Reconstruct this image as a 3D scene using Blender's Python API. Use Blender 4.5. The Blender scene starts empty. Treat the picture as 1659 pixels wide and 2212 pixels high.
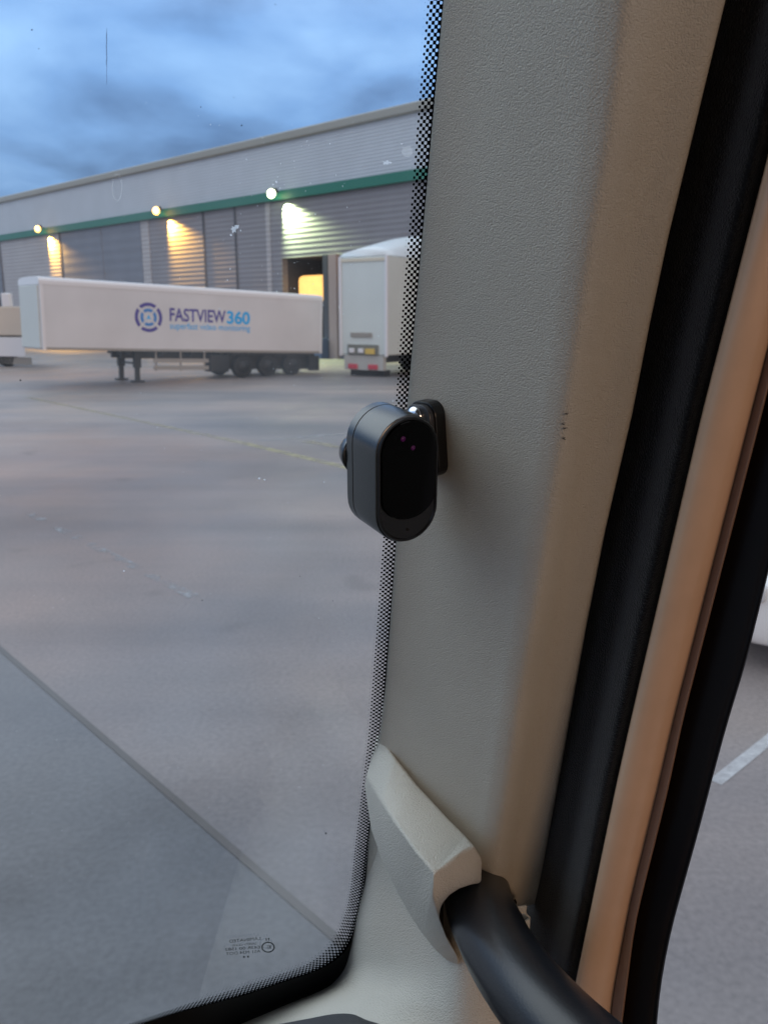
import bpy, bmesh, math, random
from mathutils import Vector, Matrix
random.seed(7)
S = bpy.context.scene
COL = S.collection
R_ = math.radians
# ------------------------------------------------------------------ camera, sky, sun, exposure
PITCH = R_(13.5); FPX = 1750.0; CAM = Vector((0, 0, 2.6))
FW = Vector((0, math.cos(PITCH), -math.sin(PITCH))); UP = Vector((0, math.sin(PITCH), math.cos(PITCH))); RT = Vector((1, 0, 0))
cd = bpy.data.cameras.new('camera'); cam = bpy.data.objects.new('camera', cd); COL.objects.link(cam)
cam.location = CAM; cam.rotation_euler = (R_(90) - PITCH, 0, 0)
cd.sensor_fit = 'HORIZONTAL'; cd.sensor_width = 25.96; cd.lens = 25.96 * FPX / 1659
cd.clip_start = 0.01; cd.clip_end = 2000
cd.dof.use_dof = True; cd.dof.focus_distance = 0.37; cd.dof.aperture_fstop = cd.lens / 1.25; cd.dof.aperture_blades = 0
S.camera = cam
S.view_settings.view_transform = 'Standard'; S.view_settings.look = 'None'
S.view_settings.exposure = 0.75; S.view_settings.gamma = 1
try:
    S.cycles.max_bounces = 8; S.cycles.transparent_max_bounces = 16; S.cycles.use_denoising = True
    S.cycles.sample_clamp_indirect = 4.0
except Exception: pass

SUN_AZ = R_(154); SUN_EL = R_(7)
w = bpy.data.worlds.new('World'); S.world = w; w.use_nodes = True
nt = w.node_tree; N = nt.nodes; L = nt.links; N.clear()
def nn(t, **k):
    n = N.new(t)
    for a, b in k.items(): setattr(n, a, b)
    return n
out = nn('ShaderNodeOutputWorld'); bg = nn('ShaderNodeBackground')
sky = nn('ShaderNodeTexSky', sky_type='NISHITA', sun_disc=False, sun_elevation=SUN_EL, sun_rotation=SUN_AZ, air_density=1.2, dust_density=1.5, ozone_density=3)
skm = nn('ShaderNodeMix', data_type='RGBA', blend_type='MULTIPLY'); skm.inputs[0].default_value = 1; skm.inputs[7].default_value = (0.10, 0.10, 0.10, 1)
L.new(sky.outputs[0], skm.inputs[6])
tc = nn('ShaderNodeTexCoord'); sp = nn('ShaderNodeSeparateXYZ'); L.new(tc.outputs['Generated'], sp.inputs[0])
za = nn('ShaderNodeMath', operation='MAXIMUM'); za.inputs[1].default_value = 0.0; L.new(sp.outputs[2], za.inputs[0])
zb = nn('ShaderNodeMath', operation='ADD'); zb.inputs[1].default_value = 0.30; L.new(za.outputs[0], zb.inputs[0])
dv = nn('ShaderNodeVectorMath', operation='DIVIDE'); cb = nn('ShaderNodeCombineXYZ')
L.new(sp.outputs[0], cb.inputs[0]); L.new(sp.outputs[1], cb.inputs[1])
cb2 = nn('ShaderNodeCombineXYZ'); [L.new(zb.outputs[0], cb2.inputs[i]) for i in range(3)]
L.new(cb.outputs[0], dv.inputs[0]); L.new(cb2.outputs[0], dv.inputs[1])
n1 = nn('ShaderNodeTexNoise'); n1.inputs['Scale'].default_value = 2.3; n1.inputs['Detail'].default_value = 5; n1.inputs['Roughness'].default_value = 0.48; n1.inputs['Distortion'].default_value = 0.2
L.new(dv.outputs[0], n1.inputs['Vector'])
cr = nn('ShaderNodeValToRGB'); e = cr.color_ramp.elements
e[0].position = 0.35; e[0].color = (0.090, 0.165, 0.33, 1); e[1].position = 0.67; e[1].color = (0.27, 0.45, 0.74, 1)
m = cr.color_ramp.elements.new(0.5); m.color = (0.165, 0.305, 0.57, 1)
L.new(n1.outputs[0], cr.inputs[0])
mx = nn('ShaderNodeMix', data_type='RGBA'); mx.inputs[0].default_value = 0.9
zg = nn('ShaderNodeMapRange'); zg.inputs[1].default_value = 0.0; zg.inputs[2].default_value = 1.0; zg.inputs[3].default_value = 0.56; zg.inputs[4].default_value = 2.0; L.new(sp.outputs[2], zg.inputs[0])
zm = nn('ShaderNodeVectorMath', operation='SCALE'); L.new(cr.outputs[0], zm.inputs[0]); L.new(zg.outputs[0], zm.inputs['Scale'])
zq_ = nn('ShaderNodeMapRange'); zq_.inputs[1].default_value = 0.30; zq_.inputs[2].default_value = 0.75; zq_.inputs[4].default_value = 0.8; L.new(sp.outputs[2], zq_.inputs[0])
zc = nn('ShaderNodeMix', data_type='RGBA'); zc.inputs[7].default_value = (0.72, 0.74, 0.74, 1); L.new(zq_.outputs[0], zc.inputs[0]); L.new(zm.outputs[0], zc.inputs[6])
L.new(skm.outputs[2], mx.inputs[6]); L.new(zc.outputs[2], mx.inputs[7])
gd = nn('ShaderNodeVectorMath', operation='DOT_PRODUCT'); gd.inputs[1].default_value = (math.sin(SUN_AZ), math.cos(SUN_AZ), 0.0); L.new(tc.outputs['Generated'], gd.inputs[0])
gr = nn('ShaderNodeMapRange', interpolation_type='SMOOTHSTEP'); gr.inputs[1].default_value = -0.05; gr.inputs[2].default_value = 0.95; gr.inputs[4].default_value = 0.7; L.new(gd.outputs['Value'], gr.inputs[0])
mg = nn('ShaderNodeMix', data_type='RGBA'); mg.inputs[7].default_value = (0.42, 0.32, 0.25, 1); L.new(gr.outputs[0], mg.inputs[0]); L.new(mx.outputs[2], mg.inputs[6])
# bright patch added to the unseen sky high ahead left, lighting the pillar
bd_ = nn('ShaderNodeVectorMath', operation='DOT_PRODUCT'); ba, be = R_(-66), R_(48); bd_.inputs[1].default_value = (math.sin(ba) * math.cos(be), math.cos(ba) * math.cos(be), math.sin(be)); L.new(tc.outputs['Generated'], bd_.inputs[0])
br_ = nn('ShaderNodeMapRange', interpolation_type='SMOOTHSTEP'); br_.inputs[1].default_value = 0.74; br_.inputs[2].default_value = 0.97; br_.inputs[4].default_value = 1.0; L.new(bd_.outputs['Value'], br_.inputs[0])
mb_ = nn('ShaderNodeMix', data_type='RGBA'); mb_.inputs[7].default_value = (1.40, 1.50, 1.58, 1); L.new(br_.outputs[0], mb_.inputs[0]); L.new(mg.outputs[2], mb_.inputs[6])
L.new(mb_.outputs[2], bg.inputs[0]); bg.inputs[1].default_value = 1.0; L.new(bg.outputs[0], out.inputs[0])

sd = bpy.data.lights.new('sun', 'SUN'); sun = bpy.data.objects.new('sun', sd); COL.objects.link(sun)
sd.energy = 0.36; sd.angle = R_(14); sd.color = (1.0, 0.60, 0.36)
sdir = Vector((math.sin(SUN_AZ) * math.cos(SUN_EL), math.cos(SUN_AZ) * math.cos(SUN_EL), math.sin(SUN_EL)))
sun.rotation_euler = sdir.to_track_quat('Z', 'Y').to_euler(); sun.location = (0, 0, 40)

# ------------------------------------------------------------------ helpers
def ray(px, py): return (px - 829.5) / FPX * RT + (1106 - py) / FPX * UP + FW
def P(px, py, d): return CAM + d * ray(px, py)
def G(px, py, z=0.0):
    r = ray(px, py); return CAM + r * ((z - CAM.z) / r.z)
def lin(c): return tuple((x / 255 / 12.92 if x / 255 <= .04045 else ((x / 255 + .055) / 1.055) ** 2.4) for x in c)
def interp(tab, y):
    if y <= tab[0][0]: a, b = tab[0], tab[1]
    elif y >= tab[-1][0]: a, b = tab[-2], tab[-1]
    else:
        for i in range(len(tab) - 1):
            if tab[i][0] <= y <= tab[i + 1][0]: a, b = tab[i], tab[i + 1]; break
    t = (y - a[0]) / (b[0] - a[0]); return a[1] + t * (b[1] - a[1])
def sinterp(tab, y, h=45):
    return sum(interp(tab, y + k * h) for k in (-1, -.5, 0, .5, 1)) / 5
def catmull(pts, n):
    o = []
    for i in range(len(pts) - 1):
        p0 = pts[max(i - 1, 0)]; p1 = pts[i]; p2 = pts[i + 1]; p3 = pts[min(i + 2, len(pts) - 1)]
        for k in range(n):
            t = k / n
            o.append(.5 * ((2 * p1) + (p2 - p0) * t + (2 * p0 - 5 * p1 + 4 * p2 - p3) * t * t + (3 * p1 - p0 - 3 * p2 + p3) * t ** 3))
    o.append(pts[-1]); return o
def obj(name, bm, mat, parent=None, smooth=True, kind=None, local=False):
    me = bpy.data.meshes.new(name); bmesh.ops.recalc_face_normals(bm, faces=bm.faces) if not local == 'keep' else None
    bm.to_mesh(me); bm.free()
    if smooth:
        for p in me.polygons: p.use_smooth = True
    o = bpy.data.objects.new(name, me); COL.objects.link(o)
    if mat: me.materials.append(mat)
    if parent is not None:
        o.parent = parent
        if not local: o.matrix_parent_inverse = parent['_w'] if False else WM(parent).inverted()
    if kind: o['kind'] = kind
    return o
def WM(o):
    m = o.matrix_basis.copy()
    if o.parent: m = WM(o.parent) @ o.matrix_parent_inverse @ m
    return m
def empty(name, loc, label, cat, rot=(0, 0, 0), group=None):
    o = bpy.data.objects.new(name, None); COL.objects.link(o); o.location = loc; o.rotation_euler = rot; o.empty_display_size = .1
    o['label'] = label; o['category'] = cat
    if group: o['group'] = group
    return o
def box(bm, x0, x1, y0, y1, z0, z1, M=None):
    v = [bm.verts.new((x, y, z)) for x in (x0, x1) for y in (y0, y1) for z in (z0, z1)]
    for f in ((0, 1, 3, 2), (4, 6, 7, 5), (0, 4, 5, 1), (2, 3, 7, 6), (0, 2, 6, 4), (1, 5, 7, 3)): bm.faces.new([v[i] for i in f])
    if M: bmesh.ops.transform(bm, matrix=M, verts=v)
    return v
def cyl(bm, c, axis, r, h, n=24, r2=None):
    q = Vector(axis).to_track_quat('Z', 'Y').to_matrix().to_4x4()
    bmesh.ops.create_cone(bm, cap_ends=True, segments=n, radius1=r, radius2=r if r2 is None else r2, depth=h, matrix=Matrix.Translation(c) @ q)
def grid(bm, rows, close=False):
    V = [[bm.verts.new(p) for p in r] for r in rows]
    for i in range(len(V) - 1):
        n = len(V[i]); 
        for j in range(n if close else n - 1):
            bm.faces.new((V[i][j], V[i][(j + 1) % n], V[i + 1][(j + 1) % n], V[i + 1][j]))
    return V
def bevel(o, wd, seg=3, ang=30):
    b = o.modifiers.new('b', 'BEVEL'); b.width = wd; b.segments = seg; b.limit_method = 'ANGLE'; b.angle_limit = R_(ang); return o
def mat(name, col, rough=.6, metal=0, spec=.5, bump=None, var=None, coat=0, sheen=0, emit=None, es=1):
    """bump=(kind,scale,distance), var=(scale,amount,[second colour])"""
    m = bpy.data.materials.new(name); m.use_nodes = True; t = m.node_tree; b = t.nodes['Principled BSDF']
    b.inputs['Base Color'].default_value = (*col, 1); b.inputs['Roughness'].default_value = rough; b.inputs['Metallic'].default_value = metal
    b.inputs['Specular IOR Level'].default_value = spec; b.inputs['Coat Weight'].default_value = coat; b.inputs['Sheen Weight'].default_value = sheen
    c = t.nodes.new('ShaderNodeTexCoord')
    if var:
        n = t.nodes.new('ShaderNodeTexNoise'); n.inputs['Scale'].default_value = var[0]; n.inputs['Detail'].default_value = 6; t.links.new(c.outputs['Object'], n.inputs['Vector'])
        rp = t.nodes.new('ShaderNodeValToRGB'); rp.color_ramp.elements[0].position = .35; rp.color_ramp.elements[1].position = .65
        c2 = var[2] if len(var) > 2 else tuple(x * (1 - var[1]) for x in col)
        rp.color_ramp.elements[0].color = (*c2, 1); rp.color_ramp.elements[1].color = (*col, 1)
        t.links.new(n.outputs[0], rp.inputs[0]); t.links.new(rp.outputs[0], b.inputs['Base Color'])
    if bump:
        bp = t.nodes.new('ShaderNodeBump'); bp.inputs['Distance'].default_value = bump[2]; bp.inputs['Strength'].default_value = 1
        if bump[0] == 'leather':
            nz = t.nodes.new('ShaderNodeTexNoise'); nz.inputs['Scale'].default_value = bump[1] * .45; nz.inputs['Detail'].default_value = 2; t.links.new(c.outputs['Object'], nz.inputs['Vector'])
            mv = t.nodes.new('ShaderNodeMix'); mv.data_type = 'VECTOR'; mv.inputs[0].default_value = .0022
            ad = t.nodes.new('ShaderNodeVectorMath'); ad.operation = 'MULTIPLY_ADD'; ad.inputs[1].default_value = (1.6 / bump[1],) * 3
            t.links.new(nz.outputs['Color'], ad.inputs[0]); t.links.new(c.outputs['Object'], ad.inputs[2])
            vo = t.nodes.new('ShaderNodeTexVoronoi'); vo.feature = 'SMOOTH_F1'; vo.inputs['Scale'].default_value = bump[1]; vo.inputs['Smoothness'].default_value = .6
            t.links.new(ad.outputs[0], vo.inputs['Vector'])
            iv = t.nodes.new('ShaderNodeMath'); iv.operation = 'SUBTRACT'; iv.inputs[0].default_value = 1; t.links.new(vo.outputs['Distance'], iv.inputs[1])
            t.links.new(iv.outputs[0], bp.inputs['Height']); t.nodes.remove(mv)
        elif bump[0] == 'noise':
            nz = t.nodes.new('ShaderNodeTexNoise'); nz.inputs['Scale'].default_value = bump[1]; nz.inputs['Detail'].default_value = 3; t.links.new(c.outputs['Object'], nz.inputs['Vector'])
            t.links.new(nz.outputs[0], bp.inputs['Height'])
        elif bump[0] == 'ribs':
            wv = t.nodes.new('ShaderNodeTexWave'); wv.bands_direction = bump[3] if len(bump) > 3 else 'Z'; wv.inputs['Scale'].default_value = bump[1]; wv.inputs['Distortion'].default_value = 0
            t.links.new(c.outputs['Object'], wv.inputs['Vector']); t.links.new(wv.outputs['Fac'], bp.inputs['Height'])
        t.links.new(bp.outputs[0], b.inputs['Normal'])
    if emit:
        b.inputs['Emission Color'].default_value = (*emit, 1); b.inputs['Emission Strength'].default_value = es
    return m

# ------------------------------------------------------------------ materials
GRAIN = ('leather', 1700, .00038)
M_trim = mat('beige_grained_plastic', (.475, .455, .395), .52, spec=.35, bump=GRAIN, var=(9, .10))
M_trim2 = mat('beige_cover_plastic', (.55, .53, .47), .50, spec=.4, bump=('leather', 1300, .00045), var=(14, .10))
M_felt = mat('black_flocked_rubber', (.009, .010, .012), .8, spec=.2, bump=('noise', 1300, .0012), var=(900, .8), sheen=.3)
M_rub = mat('black_rubber', (.003, .003, .004), .5, spec=.2)
M_tube = mat('tan_painted_frame', (.66, .44, .29), .27, spec=.5, var=(60, .06))
M_lip = mat('brown_frame_lip', (.26, .16, .11), .5)
M_handle = mat('black_soft_plastic', (.010, .012, .016), .34, spec=.6, bump=('noise', 900, .00008))
M_dash = mat('dark_grey_dash', (.055, .06, .065), .6, bump=('ribs', 500, .0006, 'DIAGONAL'))
M_hole = mat('dark_void', (.004, .004, .004), .9)
M_head = mat('cab_headlining', (.30, .25, .20), .9, bump=('noise', 300, .0005))
M_dev = mat('graphite_anodised_metal', (.105, .11, .115), .27, metal=.95, bump=('noise', 2500, .00002))
M_dev2 = mat('graphite_bracket', (.07, .072, .08), .42, metal=.6)
M_devb = mat('gloss_black_lens', (.0008, .0008, .001), .05, spec=.12)
M_devr = mat('satin_black_rim', (.004, .004, .005), .28, spec=.5)
M_chrome = mat('chrome', (.7, .72, .75), .14, metal=1)
M_ir = mat('infrared_glow', (.01, 0, .01), .4, emit=(.35, .01, .30), es=.035)

def frit_mat():
    m = bpy.data.materials.new('ceramic_dot_band'); m.use_nodes = True; t = m.node_tree; t.nodes.clear(); A = t.nodes.new
    o = A('ShaderNodeOutputMaterial'); mixs = A('ShaderNodeMixShader'); tr = A('ShaderNodeBsdfTransparent'); d = A('ShaderNodeBsdfDiffuse'); d.inputs[0].default_value = (.0018, .0018, .0025, 1)
    u = A('ShaderNodeUVMap'); sp = A('ShaderNodeSeparateXYZ'); t.links.new(u.outputs[0], sp.inputs[0])
    def mt(op, a, b=None):
        n = A('ShaderNodeMath'); n.operation = op
        for i, x in enumerate((a, b)):
            if x is None: continue
            if isinstance(x, (int, float)): n.inputs[i].default_value = x
            else: t.links.new(x, n.inputs[i])
        return n.outputs[0]
    # U: 0 clear side .. 1 solid side, counted in cells 0..6 ; V: along, in cells
    cu = mt('COSINE', mt('MULTIPLY', sp.outputs[0], math.pi * 7)); cv = mt('COSINE', mt('MULTIPLY', sp.outputs[1], math.pi))
    f = mt('MULTIPLY', cu, cv)
    u0 = sp.outputs[0]
    # threshold falls from +.8 to -.95 across the band: dots -> checks -> pin holes -> solid
    cvv = A('ShaderNodeFloatCurve'); c = cvv.mapping.curves[0]
    c.points[0].location = (0, .99); c.points[1].location = (1, .0)
    for x, y in ((.08, .84), (.24, .55), (.42, .50), (.62, .45), (.78, .25), (.9, .08)): c.points.new(x, y)
    cvv.mapping.update(); t.links.new(u0, cvv.inputs[1])
    th = mt('SUBTRACT', mt('MULTIPLY', cvv.outputs[0], 2), 1.0)
    k = mt('GREATER_THAN', f, th)
    t.links.new(k, mixs.inputs[0]); t.links.new(tr.outputs[0], mixs.inputs[1]); t.links.new(d.outputs[0], mixs.inputs[2]); t.links.new(mixs.outputs[0], o.inputs[0])
    return m
M_frit = frit_mat(); M_fritb = mat('ceramic_black_border', (.0018, .0018, .0025), .5, spec=.2)
def glass_mat(name, dust=.04, tint=(.93, .96, .97)):
    m = bpy.data.materials.new(name); m.use_nodes = True; t = m.node_tree; t.nodes.clear(); A = t.nodes.new
    o = A('ShaderNodeOutputMaterial'); tr = A('ShaderNodeBsdfTransparent'); tr.inputs[0].default_value = (*tint, 1)
    gl = A('ShaderNodeBsdfGlossy'); gl.inputs['Roughness'].default_value = .02
    fr = A('ShaderNodeFresnel'); fr.inputs[0].default_value = 1.35; a = A('ShaderNodeMixShader'); fm = A('ShaderNodeMath'); fm.operation = 'MULTIPLY'; fm.inputs[1].default_value = .12; t.links.new(fr.outputs[0], fm.inputs[0]); t.links.new(fm.outputs[0], a.inputs[0]); t.links.new(tr.outputs[0], a.inputs[1]); t.links.new(gl.outputs[0], a.inputs[2])
    df = A('ShaderNodeBsdfTranslucent'); df.inputs[0].default_value = (.8, .85, .9, 1)
    c = A('ShaderNodeTexCoord'); n = A('ShaderNodeTexNoise'); n.inputs['Scale'].default_value = 14; n.inputs['Detail'].default_value = 4; t.links.new(c.outputs['Object'], n.inputs['Vector'])
    mr = A('ShaderNodeMapRange'); mr.inputs[1].default_value = .35; mr.inputs[2].default_value = .8; mr.inputs[3].default_value = dust * .3; mr.inputs[4].default_value = dust * 2.2; t.links.new(n.outputs[0], mr.inputs[0])
    b = A('ShaderNodeMixShader'); t.links.new(mr.outputs[0], b.inputs[0]); t.links.new(a.outputs[0], b.inputs[1]); t.links.new(df.outputs[0], b.inputs[2]); t.links.new(b.outputs[0], o.inputs[0])
    return m
M_glass = glass_mat('windscreen_glass', .04); M_glass2 = glass_mat('side_window_glass', .03)

# ================================================================== OUTSIDE
# ---- ground
def ground_mat(name, base, second, third, joint=True, rough=.42):
    m = bpy.data.materials.new(name); m.use_nodes = True; t = m.node_tree; b = t.nodes['Principled BSDF']; A = t.nodes.new
    c = A('ShaderNodeTexCoord')
    def noise(sc, det, rot=0, stretch=(1, 1, 1)):
        mp = A('ShaderNodeMapping'); mp.inputs['Rotation'].default_value = (0, 0, rot); mp.inputs['Scale'].default_value = stretch
        t.links.new(c.outputs['Object'], mp.inputs[0]); n = A('ShaderNodeTexNoise'); n.inputs['Scale'].default_value = sc; n.inputs['Detail'].default_value = det
        t.links.new(mp.outputs[0], n.inputs['Vector']); return n.outputs[0]
    def ramp(f, p0, c0, p1, c1):
        r = A('ShaderNodeValToRGB'); r.color_ramp.elements[0].position = p0; r.color_ramp.elements[0].color = (*c0, 1); r.color_ramp.elements[1].position = p1; r.color_ramp.elements[1].color = (*c1, 1)
        t.links.new(f, r.inputs[0]); return r.outputs[0]
    def mix(bt, f, a, bb):
        x = A('ShaderNodeMix'); x.data_type = 'RGBA'; x.blend_type = bt
        if isinstance(f, float): x.inputs[0].default_value = f
        else: t.links.new(f, x.inputs[0])
        t.links.new(a, x.inputs[6]); t.links.new(bb, x.inputs[7]); return x.outputs[2]
    big = ramp(noise(.16, 5), .40, second, .62, base)
    red = ramp(noise(.075, 4, .6), .5, (1, 1, 1), .66, third)  # reddish zones put warm reflected light into the concrete colour
    x = mix('MULTIPLY', 1.0, big, red)
    st = ramp(noise(.55, 5, R_(-52), (.16, 1.0, 1)), .33, (.82, .82, .84), .68, (1.12, 1.10, 1.07))
    x = mix('MULTIPLY', 1.0, x, st)
    st2 = ramp(noise(1.4, 4, R_(38), (.08, 1.0, 1)), .38, (.88, .88, .88), .62, (1.06, 1.06, 1.06))
    x = mix('MULTIPLY', .7, x, st2)
    fn = ramp(noise(30, 6), .3, (.82, .82, .82), .7, (1.12, 1.12, 1.12)); x = mix('MULTIPLY', 1.0, x, fn)
    sp_ = ramp(noise(1.1, 2), .22, (.55, .53, .52), .33, (1, 1, 1)); x = mix('MULTIPLY', .6, x, sp_)
    t.links.new(x, b.inputs['Base Color'])
    r = A('ShaderNodeMapRange'); r.inputs[3].default_value = rough - .12; r.inputs[4].default_value = rough + .25; t.links.new(noise(.35, 4), r.inputs[0]); t.links.new(r.outputs[0], b.inputs['Roughness'])
    b.inputs['Specular IOR Level'].default_value = .45
    return m
M_ground = ground_mat('worn_yard_concrete', (.265, .222, .205), (.155, .148, .155), (1.0, .76, .64))
M_ground2 = ground_mat('dash_reflection_concrete', (.15, .145, .145), (.10, .106, .118), (1.0, .88, .82))  # foreground darkening and dashboard reflection put into the concrete colour
bm = bmesh.new(); g = 900
n = 40
V = [[bm.verts.new((-g + 2 * g * i / n, -g + 2 * g * j / n, 0)) for j in range(n + 1)] for i in range(n + 1)]
for i in range(n):
    for j in range(n): bm.faces.new((V[i][j], V[i + 1][j], V[i + 1][j + 1], V[i][j + 1]))
obj('ground', bm, M_ground, kind='structure', smooth=False)
def sheet(name, pts, z, m, kind='structure'):
    bm = bmesh.new(); f = bm.faces.new([bm.verts.new((p.x, p.y, z)) for p in pts]); 
    if f.normal.z < 0: f.normal_flip()
    return obj(name, bm, m, kind=kind, smooth=False)
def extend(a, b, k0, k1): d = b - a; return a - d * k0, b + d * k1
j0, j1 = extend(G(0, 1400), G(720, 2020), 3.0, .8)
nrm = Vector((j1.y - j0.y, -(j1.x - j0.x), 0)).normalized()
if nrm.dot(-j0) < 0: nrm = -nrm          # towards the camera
sheet('dash_reflection_sheet', [j0, j1, j1 + nrm * 9, j0 + nrm * 9], .004, M_ground2)  # darker bluish sheet paints the windscreen's dashboard reflection onto the ground
M_edge = mat('edge_line_dark', (.09, .085, .085), .7); M_band = mat('pale_concrete_edge', (.19, .18, .18), .55, var=(1.5, .2))
sheet('edge_line', [j0 - nrm * .012, j1 - nrm * .012, j1 + nrm * .03, j0 + nrm * .03], .008, M_edge)  # dark line drawn along the edge of the painted reflection
def paint_mat(name, col, lo):
    m = mat(name, col, .6); t = m.node_tree; b = t.nodes['Principled BSDF']
    c = t.nodes.new('ShaderNodeTexCoord'); nz = t.nodes.new('ShaderNodeTexNoise'); nz.inputs['Scale'].default_value = 3.0; nz.inputs['Detail'].default_value = 8; nz.inputs['Roughness'].default_value = .7; t.links.new(c.outputs['Object'], nz.inputs['Vector'])
    mr = t.nodes.new('ShaderNodeMapRange'); mr.inputs[1].default_value = .35; mr.inputs[2].default_value = .62; mr.inputs[3].default_value = lo; mr.inputs[4].default_value = .9; t.links.new(nz.outputs[0], mr.inputs[0]); t.links.new(mr.outputs[0], b.inputs['Alpha'])
    return m
M_yel = paint_mat('worn_yellow_paint', (.36, .33, .19), .15); M_yel2 = paint_mat('faded_yellow_paint', (.30, .27, .19), .0); M_wht = paint_mat('worn_white_paint', (.50, .51, .53), .3)
def line(name, a, b, wd, m, z=.004):
    d = (b - a).normalized(); n_ = Vector((-d.y, d.x, 0)) * wd / 2
    return sheet(name, [a - n_, b - n_, b + n_, a + n_], z, m)
line('lane_marking', G(530, 958), G(900, 1046), .22, M_yel)
line('lane_marking', G(60, 858), G(529, 957.5), .22, M_yel2)
line('lane_marking', G(660, 953), G(900, 995), .28, M_yel2)
line('lane_marking', G(560, 952), G(760, 936), .22, paint_mat('faded_white_paint', (.30, .30, .31), .0))
line('lane_marking', G(1545, 1692), G(1700, 1568), .075, M_wht)
line('lane_marking', G(60, 1108), G(420, 1290), .12, paint_mat('scuffed_white_paint', (.28, .29, .31), -.9))

# ---- warehouse
WAZ = R_(47.4); W0 = Vector((-4.2, 55, 0)); WR = Vector((math.sin(WAZ), -math.cos(WAZ), 0)); WR = Vector((.736, -.677, 0)).normalized(); WN = Vector((WR.y, -WR.x, 0))  # WN towards the camera
def wsz(px, py, off=0.0):
    r = ray(px, py); t = (W0 + WN * off - CAM).dot(WN) / r.dot(WN); q = CAM + r * t - W0; return q.dot(WR), q.z
wh = empty('warehouse', W0, 'long grey clad warehouse with a green band under its eaves and three wall floodlights', 'warehouse', (0, 0, math.atan2(WR.y, WR.x)))
# local: x along the wall (rightwards), y into the building, z up
zr = (wsz(150, 396)[1] + wsz(750, 248.5)[1]) / 2; zgt = (wsz(150, 485)[1] + wsz(750, 389)[1]) / 2; zgb = (wsz(150, 498)[1] + wsz(750, 412.5)[1]) / 2
print('heights', zr, zgt, zgb, [round(wsz(x, 500)[0], 1) for x in (0, 135, 309, 442, 610, 692, 720, 900)], [wsz(*q) for q in ((85, 494), (341, 455), (590, 418))])
S0, S1 = -150, 60
M_up = mat('pale_grey_cladding', (.42, .48, .55), .5, var=(.6, .06), bump=('ribs', 1.6, .012))
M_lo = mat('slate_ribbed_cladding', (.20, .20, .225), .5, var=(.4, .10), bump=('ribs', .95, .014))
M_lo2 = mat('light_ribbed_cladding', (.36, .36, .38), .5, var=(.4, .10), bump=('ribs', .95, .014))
M_dk = mat('dark_slate_panel', (.15, .17, .215), .5, var=(.5, .1), bump=('ribs', .4, .01))
M_green = mat('green_fascia', (.005, .145, .10), .45); M_cap = mat('grey_roof_trim', (.27, .28, .26), .55); M_roof = mat('roof_sheet', (.2, .21, .22), .6)
def lbox(name, a, m, parent=wh, bv=None):
    bm = bmesh.new(); box(bm, *a); o = obj(name, bm, m, parent, smooth=False, local=True)
    if bv: bevel(o, bv)
    return o
sA = wsz(610, 600)[0]; sB = wsz(700, 600)[0]; zD = wsz(640, 555)[1]; sC = wsz(722, 600)[0]
bm = bmesh.new()
for a in ((S0, sA, 0, .5, 0, zgb), (sA, sC, 0, .5, zD, zgb), (sC, S1, 0, .5, 0, zgb)): box(bm, *a)
obj('wall', bm, M_lo, wh, smooth=False, local=True)
lbox('upper_wall', (S0, S1, -.10, .5, zgt, zr - .55), M_up)
lbox('green_band', (S0, S1, -.28, .5, zgb, zgt), M_green)
lbox('roof_trim', (S0, S1, -.3, .6, zr - .55, zr), M_cap, bv=.1)
lbox('roof', (S0, S1, .6, 60, zr - .9, zr - .2), M_roof)
lbox('side_wall', (S0, S0 + .4, .5, 60, 0, zr - .9), M_lo); lbox('side_wall', (S1 - .4, S1, .5, 60, 0, zr - .9), M_lo)
lbox('rear_wall', (S0 + .4, S1 - .4, 59.5, 60, 0, zr - .9), M_lo)
def sx(px, py=560): return wsz(px, py)[0]
lbox('loading_door', (sx(136), sx(223), -.03, 0, 0, zgb), M_dk); lbox('loading_door', (sx(225), sx(308), -.03, 0, 0, zgb), M_dk)
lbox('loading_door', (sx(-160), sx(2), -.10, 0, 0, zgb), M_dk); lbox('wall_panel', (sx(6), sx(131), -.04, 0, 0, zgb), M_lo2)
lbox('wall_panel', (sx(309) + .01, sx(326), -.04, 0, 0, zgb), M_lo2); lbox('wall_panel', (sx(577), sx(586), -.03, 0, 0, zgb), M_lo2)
M_post = mat('dark_post', (.05, .055, .07), .6)
for x in (132, 442, 510): lbox('downpipe', (sx(x), sx(x + 3.0), -.06, -.0, 0, zgb), M_post)
# open loading bay; its lamplight is painted as an amber glowing box
M_in = mat('bay_interior', (.03, .03, .035), .8)
bm = bmesh.new(); box(bm, sA - .2, sA, .5, 14, 0, zD + .2); box(bm, sC, sC + .2, .5, 14, 0, zD + .2); box(bm, sA, sC, .5, 14, zD, zD + .2); box(bm, sA, sC, 13.8, 14, 0, zD); obj('bay_interior', bm, M_in, wh, smooth=False, local=True)
bx0, bz0 = wsz(642, 650, -.9); bx1, bz1 = wsz(697, 592, -.9)
M_lit = mat('painted_bay_glow', (.8, .5, .15), .7, var=(1.2, .3), emit=(1.0, .50, .13), es=.95)
bm = bmesh.new(); box(bm, bx0, bx1, .9, 1.6, bz0, bz1); o = obj('glow_box', bm, M_lit, wh, smooth=False, local=True); bevel(o, .35, 4); o['label'] = 'glowing amber interior of the open loading bay'
lbox('door_frame', (sB + .15, sB + .6, -.25, .3, 0, zD), M_post); lbox('door_frame', (sx(716), sx(733), -.3, .1, 0, zD), mat('pinkish_frame', (.34, .27, .25), .6))
lbox('dock_bumper', (sx(697, 790), sx(716, 790), -.9, -.26, 0, 1.3), mat('dock_blue', (.05, .09, .17), .6))

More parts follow.
